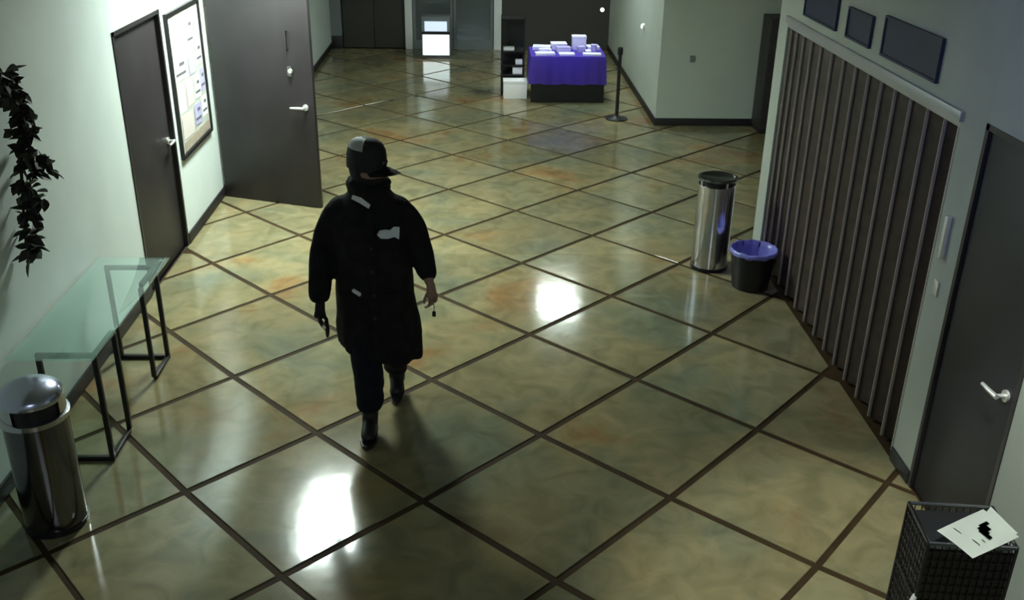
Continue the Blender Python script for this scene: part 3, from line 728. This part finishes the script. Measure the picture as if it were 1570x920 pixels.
# hands: palm and five skinned fingers, rooted in the palm
def hand(wrist, dirv, palm_n, side, curl):
    d = dirv.normalized(); n = (palm_n - d * palm_n.dot(d)).normalized(); s = d.cross(n) * side
    out = []; w0 = wrist
    nd = [(tuple(w0 - d * .03), .026), (tuple(w0 + d * .02), (.030, .020)), (tuple(w0 + d * .055), (.038, .018)), (tuple(w0 + d * .085), (.038, .016))]
    out.append(skin_mesh(nd, [(0, 1), (1, 2), (2, 3)], 2, 1))
    for k, (off, ln) in enumerate(((-.030, .066), (-.010, .078), (.011, .074), (.030, .058))):
        p0 = w0 + d * .07 + s * off; pts = [p0]; dd = d.copy(); a = curl * (1 + .12 * k)
        for seg, fr in enumerate((.12, .40, .28, .20)):
            pts.append(pts[-1] + dd * (ln * fr + (.015 if seg == 0 else 0)))
            dd = (dd * math.cos(a) + n * math.sin(a)).normalized()
            # keep the bending plane
        out.append(skin_mesh([(tuple(q), r) for q, r in zip(pts, (.010, .0095, .009, .0085, .007))], [(0, 1), (1, 2), (2, 3), (3, 4)], 2, 0))
    t0 = w0 + d * .025 - s * .022; tp = [t0, t0 - s * .022 + d * .020 + n * .008, t0 - s * .030 + d * .048 + n * .022, t0 - s * .022 + d * .070 + n * .034]
    out.append(skin_mesh([(tuple(q), r) for q, r in zip(tp, (.013, .011, .010, .008))], [(0, 1), (1, 2), (2, 3)], 2, 0))
    return out
W1 = V3((-.305, -.13, .88)); W2 = V3((.345, -.10, .985))
hands = hand(W1, V3((-.02, -.35, -.95)), V3((1, .1, 0)), 1, .35) + hand(W2, V3((.15, -.55, -.75)), V3((-.6, -.5, .3)), -1, .75)
gl_ = fuse([m_.copy() for m_ in hands[:6]], .004, 1)
for v in gl_.vertices: v.co += v.normal * .0025
bod = fuse([body, hm] + hands, .0045, 2)
link_mesh('body', bod, M['skin'], pr)

o = link_mesh('glove', gl_, M['glove'], pr); o['label'] = 'black glove'
# trousers
tr = skin_mesh([((0, .05, .98), (.165, .125)), ((-.095, .04, .86), .125), ((-.06, -.055, .53), .108), ((-.05, -.075, .34), .100), ((-.048, -.085, .12), .092),
                ((.095, .06, .86), .125), ((.09, .14, .51), .105), ((.085, .23, .36), .095), ((.08, .36, .18), .082)],
               [(0, 1), (1, 2), (2, 3), (3, 4), (0, 5), (5, 6), (6, 7), (7, 8)], 2, 0)
tr = fuse([tr], .010, 4)
for v in tr.vertices:
    p = v.co; v.co += v.normal * (.006 * noise.noise(V3((p.x * 9, p.y * 9, p.z * 16))) + .003 * math.sin(p.z * 60 + p.x * 20) * (1 if p.z < .35 or .45 < p.z < .6 else 0))
link_mesh('trousers', tr, M['denim'], pr)

# boots
def boot(ankle, toe, pitchdeg):
    a, tt = V3(ankle), V3(toe); m = []
    m.append(skin_mesh([(tuple(a + V3((0, .015, .06))), .056), (tuple(a), .055), (tuple(a + (tt - a) * .25 + V3((0, 0, -.01))), .05), (tuple(a + (tt - a) * .7), (.050, .036)), (tuple(tt), (.044, .028))],
                       [(0, 1), (1, 2), (2, 3), (3, 4)], 2, 1))
    return fuse(m, .007, 3)
b1 = boot((-.05, -.085, .085), (-.05, -.30, .040), 0)
for v in b1.vertices: v.co.z = max(v.co.z, .018)
o = link_mesh('boot', b1, M['boot'], pr)
bm = bmesh.new(); vv = []
def sole(pts, z0, z1, nm='sole'):
    bm = bmesh.new(); lo = [bm.verts.new((x, y, z0)) for x, y in pts]; hi = [bm.verts.new((x, y, z1)) for x, y in pts]; n = len(pts)
    bm.faces.new(lo[::-1]); bm.faces.new(hi)
    for k in range(n): bm.faces.new((lo[k], lo[(k + 1) % n], hi[(k + 1) % n], hi[k]))
    return bm
sp = [(-.088, -.04), (-.05, -.015), (-.012, -.04), (-.010, -.14), (.002, -.25), (-.02, -.32), (-.05, -.345), (-.08, -.32), (-.102, -.25), (-.092, -.14)]
bm_obj('sole', sole(sp, .0, .022), M['black'], o)
b2 = boot((.08, .40, .155), (.088, .235, .050), 0)
for v in b2.vertices: v.co.z = max(v.co.z, .012)
o = link_mesh('boot', b2, M['boot'], pr)
bm = sole([(x * .95 + .135, y) for x, y in sp], -.010, .010)
mt = Matrix.Translation((.0, .19, .012)) @ Matrix.Rotation(math.radians(28), 4, 'X') @ Matrix.Translation((0, .345, 0))
bmesh.ops.transform(bm, matrix=mt, verts=bm.verts)
zmin = min(v.co.z for v in bm.verts)
for v in bm.verts: v.co.z -= zmin
bm_obj('sole', bm, M['black'], o)

# coat: lofted shell and sleeves, fused
def loft(secs, n=40):
    bm = bmesh.new(); rings = []
    for (cx, cy, z, rx, ry) in secs:
        ring = []
        for k in range(n):
            a = 2 * math.pi * k / n; c, s = math.cos(a), math.sin(a)
            e = .86; ring.append(bm.verts.new((cx + rx * math.copysign(abs(c) ** e, c), cy + ry * math.copysign(abs(s) ** e, s), z)))
        rings.append(ring)
    for a, b in zip(rings, rings[1:]):
        for k in range(n): bm.faces.new((a[k], a[(k + 1) % n], b[(k + 1) % n], b[k]))
    bm.faces.new(rings[0][::-1]); bm.faces.new(rings[-1]); me = D.meshes.new('l'); bm.to_mesh(me); bm.free(); return me
torso = loft([(.02, .07, .50, .25, .21), (.01, .06, .70, .25, .20), (0, .05, .88, .235, .19), (0, .03, 1.05, .225, .175), (0, .01, 1.22, .225, .17), (0, 0, 1.36, .225, .165),
              (0, 0, 1.45, .185, .145), (0, -.005, 1.52, .135, .125), (0, -.015, 1.57, .105, .105)])
sl = skin_mesh([((0, 0, 1.40), .12), ((-.19, .005, 1.425), .095), ((-.255, .02, 1.30), .088), ((-.295, .03, 1.16), .080), ((-.305, -.04, 1.02), .076), ((-.31, -.125, .875), .066),
                ((.19, .005, 1.425), .095), ((.235, .03, 1.31), .088), ((.275, .05, 1.19), .080), ((.315, -.02, 1.08), .072), ((.343, -.085, 1.005), .060)],
               [(0, 1), (1, 2), (2, 3), (3, 4), (4, 5), (0, 6), (6, 7), (7, 8), (8, 9), (9, 10)], 2, 0)
coat = fuse([torso, sl], .012, 5)
for v in coat.vertices:
    p = v.co; f = .010 * noise.noise(V3((p.x * 6, p.y * 6, p.z * 4))) + .006 * noise.noise(V3((p.x * 16, p.y * 16, p.z * 9 + 4)))
    if p.z < .95: f += .010 * math.sin(math.atan2(p.y, p.x) * 9) * (.95 - p.z) / .4
    v.co += v.normal * f
    if p.z < .60: v.co.z += -.22 * p.x * (.60 - p.z) / .1
o_coat = link_mesh('coat', coat, M['cloth'], pr)
# placket, buttons, collar, pocket flaps as sub-parts
def on_coat(x, z, off=.0):
    """front surface of the coat at x, z"""
    best = None
    for v in coat.vertices:
        if abs(v.co.x - x) < .015 and abs(v.co.z - z) < .015 and v.co.y < .02:
            if best is None or v.co.y < best: best = v.co.y
    return (best if best is not None else -.15) - off
bm = bmesh.new()
zs = [.62 + .06 * k for k in range(15)]
for a, b in zip(zs, zs[1:]):
    v = [bm.verts.new((x, on_coat(.02, z, .006), z)) for x, z in ((-.004, a), (.034, a), (.034, b), (-.004, b))]; bm.faces.new(v)
bmesh.ops.remove_doubles(bm, verts=bm.verts[:], dist=1e-4); bmesh.ops.solidify(bm, geom=bm.faces[:], thickness=-.006)
bm_obj('placket', bm, M['cloth'], o_coat, smooth=True)
for z in (.80, .95, 1.10, 1.25):
    bm = bmesh.new(); y = on_coat(.015, z, .012); tube(bm, [(.015, y, z), (.015, y - .004, z)], .010, 12); bm_obj('button', bm, M['black'], o_coat, smooth=True)
for s in (-1, 1):
    bm = bmesh.new(); y = on_coat(s * .13, .93, .006); bbox(bm, (s * .13, y, .93), (.11, .010, .045), Euler((0, 0, s * .35)))
    bmesh.ops.bevel(bm, geom=bm.edges[:], offset=.003, segments=1, affect='EDGES'); bm_obj('pocket_flap', bm, M['cloth'], o_coat)
# turned-up collar
bm = bmesh.new(); n = 40; r0, r1, r2 = [], [], []
for k in range(n + 1):
    a = math.radians(-75 + 330 * k / n) ; c, s = math.cos(a), math.sin(a)
    r0.append(bm.verts.new((.105 * c, -.01 + .10 * s, 1.49))); r1.append(bm.verts.new((.100 * c, -.015 + .098 * s, 1.555 + .015 * s))); r2.append(bm.verts.new((.118 * c, -.01 + .115 * s, 1.515 + .012 * s)))
for a, b in ((r0, r1), (r1, r2)):
    for k in range(n): bm.faces.new((a[k], a[k + 1], b[k + 1], b[k]))
bmesh.ops.solidify(bm, geom=bm.faces[:], thickness=.006); bm_obj('collar', bm, M['cloth'], o_coat, smooth=True)
# chest badge
bm = bmesh.new(); pts = []
cx, cz = .115, 1.345
gx = [(-.065, -.012), (-.045, -.035), (-.005, -.040), (.035, -.030), (.060, -.005), (.062, .025), (.045, .012), (.030, .030), (.010, .012), (-.020, .018), (-.050, .014)]
v = [bm.verts.new((cx + x, on_coat(cx + x * .8, cz, .007), cz + z)) for x, z in gx]; bm.faces.new(v)
bmesh.ops.triangulate(bm, faces=bm.faces[:]); bmesh.ops.solidify(bm, geom=bm.faces[:], thickness=-.003)
o = bm_obj('chest_badge', bm, M['badge'], o_coat); o['label'] = 'white and pale blue chest badge'
# belt with pale buckle hanging below coat opening
bm = bmesh.new(); y = on_coat(-.085, .965, .010); bbox(bm, (-.085, y, .965), (.058, .010, .026), Euler((0, math.radians(28), -.3))); bmesh.ops.bevel(bm, geom=bm.edges[:], offset=.004, segments=2, affect='EDGES')
o = bm_obj('buckle', bm, M['pcap'], o_coat, smooth=True); o['label'] = 'bright pale buckle'
# pale shirt collar
bm = bmesh.new()
v = [bm.verts.new(p) for p in ((-.085, -.150, 1.540), (-.045, -.165, 1.525), (.012, -.172, 1.490), (.022, -.170, 1.512), (-.03, -.155, 1.550), (-.078, -.140, 1.560))]; bm.faces.new(v)
bmesh.ops.triangulate(bm, faces=bm.faces[:]); bmesh.ops.solidify(bm, geom=bm.faces[:], thickness=.004)
o = bm_obj('shirt_collar', bm, M['pcap'], pr); o['label'] = 'pale shirt collar'
# dark mask over lower face and neck
mk = D.meshes.new('m'); bm = bmesh.new(); bm.from_mesh(head_mesh())
bmesh.ops.delete(bm, geom=[v for v in bm.verts if not (v.co.z < -.028 or v.co.y > -.02)], context='VERTS')
for v in bm.verts: v.co *= 1.06; v.co.y -= .002
bmesh.ops.solidify(bm, geom=bm.faces[:], thickness=.003)
bm.to_mesh(mk); bm.free(); mk.transform(Hm)
o = link_mesh('face_covering', mk, M['glove'], pr); o['label'] = 'black face covering over nose, mouth and neck'
# neck gaiter
bm = bmesh.new(); lathe(bm, [(.078, 1.49), (.080, 1.53), (.074, 1.58), (.072, 1.64), (.068, 1.64), (.070, 1.58), (.074, 1.50)], 32, (.003, -.035)); bm_obj('neck_gaiter', bm, M['glove'], pr, smooth=True)
# thick scarf filling the neck
bm = bmesh.new(); n = 40; rings = []
for q in range(17):
    b_ = 2 * math.pi * q / 16
    rings.append([bm.verts.new(((.090 + .034 * math.cos(b_) + .006 * math.sin(k * 1.3 + q)) * math.cos(2 * math.pi * k / n) + .0,
        (.092 + .034 * math.cos(b_) + .006 * math.sin(k * 1.7)) * math.sin(2 * math.pi * k / n) - .02, 1.585 + .045 * math.sin(b_) + .012 * math.sin(2 * math.pi * k / n))) for k in range(n)])
for a, b in zip(rings, rings[1:]):
    for k in range(n): bm.faces.new((a[k], a[(k + 1) % n], b[(k + 1) % n], b[k]))
bmesh.ops.remove_doubles(bm, verts=bm.verts[:], dist=1e-4)
bm_obj('scarf', bm, M['cloth'], pr, smooth=True, sharp=False)
# eyes
for s in (-1, 1):
    bm = bmesh.new(); bmesh.ops.create_icosphere(bm, subdivisions=2, radius=.012); bmesh.ops.transform(bm, matrix=Hm @ Matrix.Translation((s * .031, -.078, .004)), verts=bm.verts)
    bm_obj('eye', bm, M['pcap'], pr, smooth=True)
# cap
bm = bmesh.new(); n = 40
prof = [(1.045, -.01), (1.06, .02), (1.05, .06), (.98, .095), (.82, .122), (.55, .139), (.25, .146), (.01, .148)]
rings = [[bm.verts.new((.084 * f * math.cos(2 * math.pi * k / n), .004 + .104 * f * math.sin(2 * math.pi * k / n), z)) for k in range(n)] for f, z in prof]
for a, b in zip(rings, rings[1:]):
    for k in range(n): bm.faces.new((a[k], a[(k + 1) % n], b[(k + 1) % n], b[k]))
bmesh.ops.remove_doubles(bm, verts=bm.verts[:], dist=2e-3)
bmesh.ops.transform(bm, matrix=Hm @ Matrix.Translation((0, 0, .012)), verts=bm.verts); o_cap = bm_obj('cap', bm, M['cap'], pr, smooth=True, sharp=False)
bm = bmesh.new(); rings = []
for f in range(7):
    t_ = f / 6; row = []
    for k in range(13):
        a = math.radians(-90 - 62 + 124 * k / 12); r_ = 1.04 + 0 * t_
        x = .084 * 1.04 * math.cos(a); y = .004 + .104 * 1.04 * math.sin(a)
        ext = .095 * t_ * math.cos((a + math.pi / 2) * 1.25)
        row.append(bm.verts.new((x * (1 - .0 * t_), y - ext, .026 - .014 * t_ * (.4 + .6 * t_) - .030 * (x / .08) ** 2)))
    rings.append(row)
for a, b in zip(rings, rings[1:]):
    for k in range(12): bm.faces.new((a[k], a[k + 1], b[k + 1], b[k]))
bmesh.ops.solidify(bm, geom=bm.faces[:], thickness=.004); bmesh.ops.transform(bm, matrix=Hm, verts=bm.verts); bm_obj('cap_brim', bm, M['cap'], o_cap, smooth=True)
# white crown patch (upper back-left of the crown as seen) and small front emblem
bm = bmesh.new(); vs = []
for i in range(4):
    f, z = prof[3 + i]
    for k in range(9):
        a = math.radians(95 + 100 * k / 8)
        vs.append(bm.verts.new((.084 * f * 1.02 * math.cos(a), .004 + .104 * f * 1.02 * math.sin(a), z + .015)))
for i in range(3):
    for k in range(8): bm.faces.new((vs[i * 9 + k], vs[i * 9 + k + 1], vs[(i + 1) * 9 + k + 1], vs[(i + 1) * 9 + k]))
bmesh.ops.solidify(bm, geom=bm.faces[:], thickness=-.003)
bmesh.ops.transform(bm, matrix=Hm, verts=bm.verts); o = bm_obj('cap_patch', bm, M['pcap'], o_cap, smooth=True); o['label'] = 'white patch on the crown of the cap'
bm = bmesh.new(); bbox(bm, (-.004, -.112, .055), (.036, .006, .016)); bmesh.ops.transform(bm, matrix=Hm, verts=bm.verts); bm_obj('cap_emblem', bm, M['steel_d'], o_cap)
# things in the hands
t = thing('key_fob', 'tiny dark object dangling from the hand of the walking person', 'key', (PX0 + .365, PY0 - .205, .885))
bm = bmesh.new(); bbox(bm, (0, 0, -.03), (.022, .010, .035)); bmesh.ops.bevel(bm, geom=bm.edges[:], offset=.003, segments=1, affect='EDGES'); bm_obj('fob', bm, M['black'], t)
bm = bmesh.new(); tube(bm, [(0, 0, -.012), (.004, 0, .012), (-.002, .01, .03)], .0025, 6); bm_obj('ring', bm, M['steel_d'], t, smooth=True)
t = thing('phone', 'small dark device with a pale spot in the lowered hand of the person', 'phone', (PX0 - .262, PY0 - .20, .765))
bm = bmesh.new(); bbox(bm, (0, 0, 0), (.016, .062, .12), Euler((.35, 0, 0))); bmesh.ops.bevel(bm, geom=bm.edges[:], offset=.005, segments=2, affect='EDGES'); bm_obj('case', bm, M['black'], t, smooth=True)
bm = bmesh.new(); bbox(bm, (-.01, -.035, .02), (.02, .014, .020), Euler((.35, 0, 0))); bm_obj('glint_block', bm, M['pcap'], t)  # white block standing in for a glint at the gloved hand

# ------------------------------------------------------------------ groups of repeats
GR = dict(leaflet_stack='leaflet stacks on the purple table', wall_board='dark boards above the partition', litter_bin='tall steel litter bins',
          ceiling_light='rectangular ceiling lights', spotlight='ceiling spotlights', wall_lamp='tiny wall lamps', paper_sheet='white sheets on the wire stand')
for o in COL.objects:
    if o.parent is None and 'category' in o.keys():
        n = o.name.split('.')[0]
        if n in GR: o['group'] = GR[n]
        if n == 'carton': o['group'] = 'cartons on the purple table' if 'purple' in o['label'] else 'white cartons at the black rack'
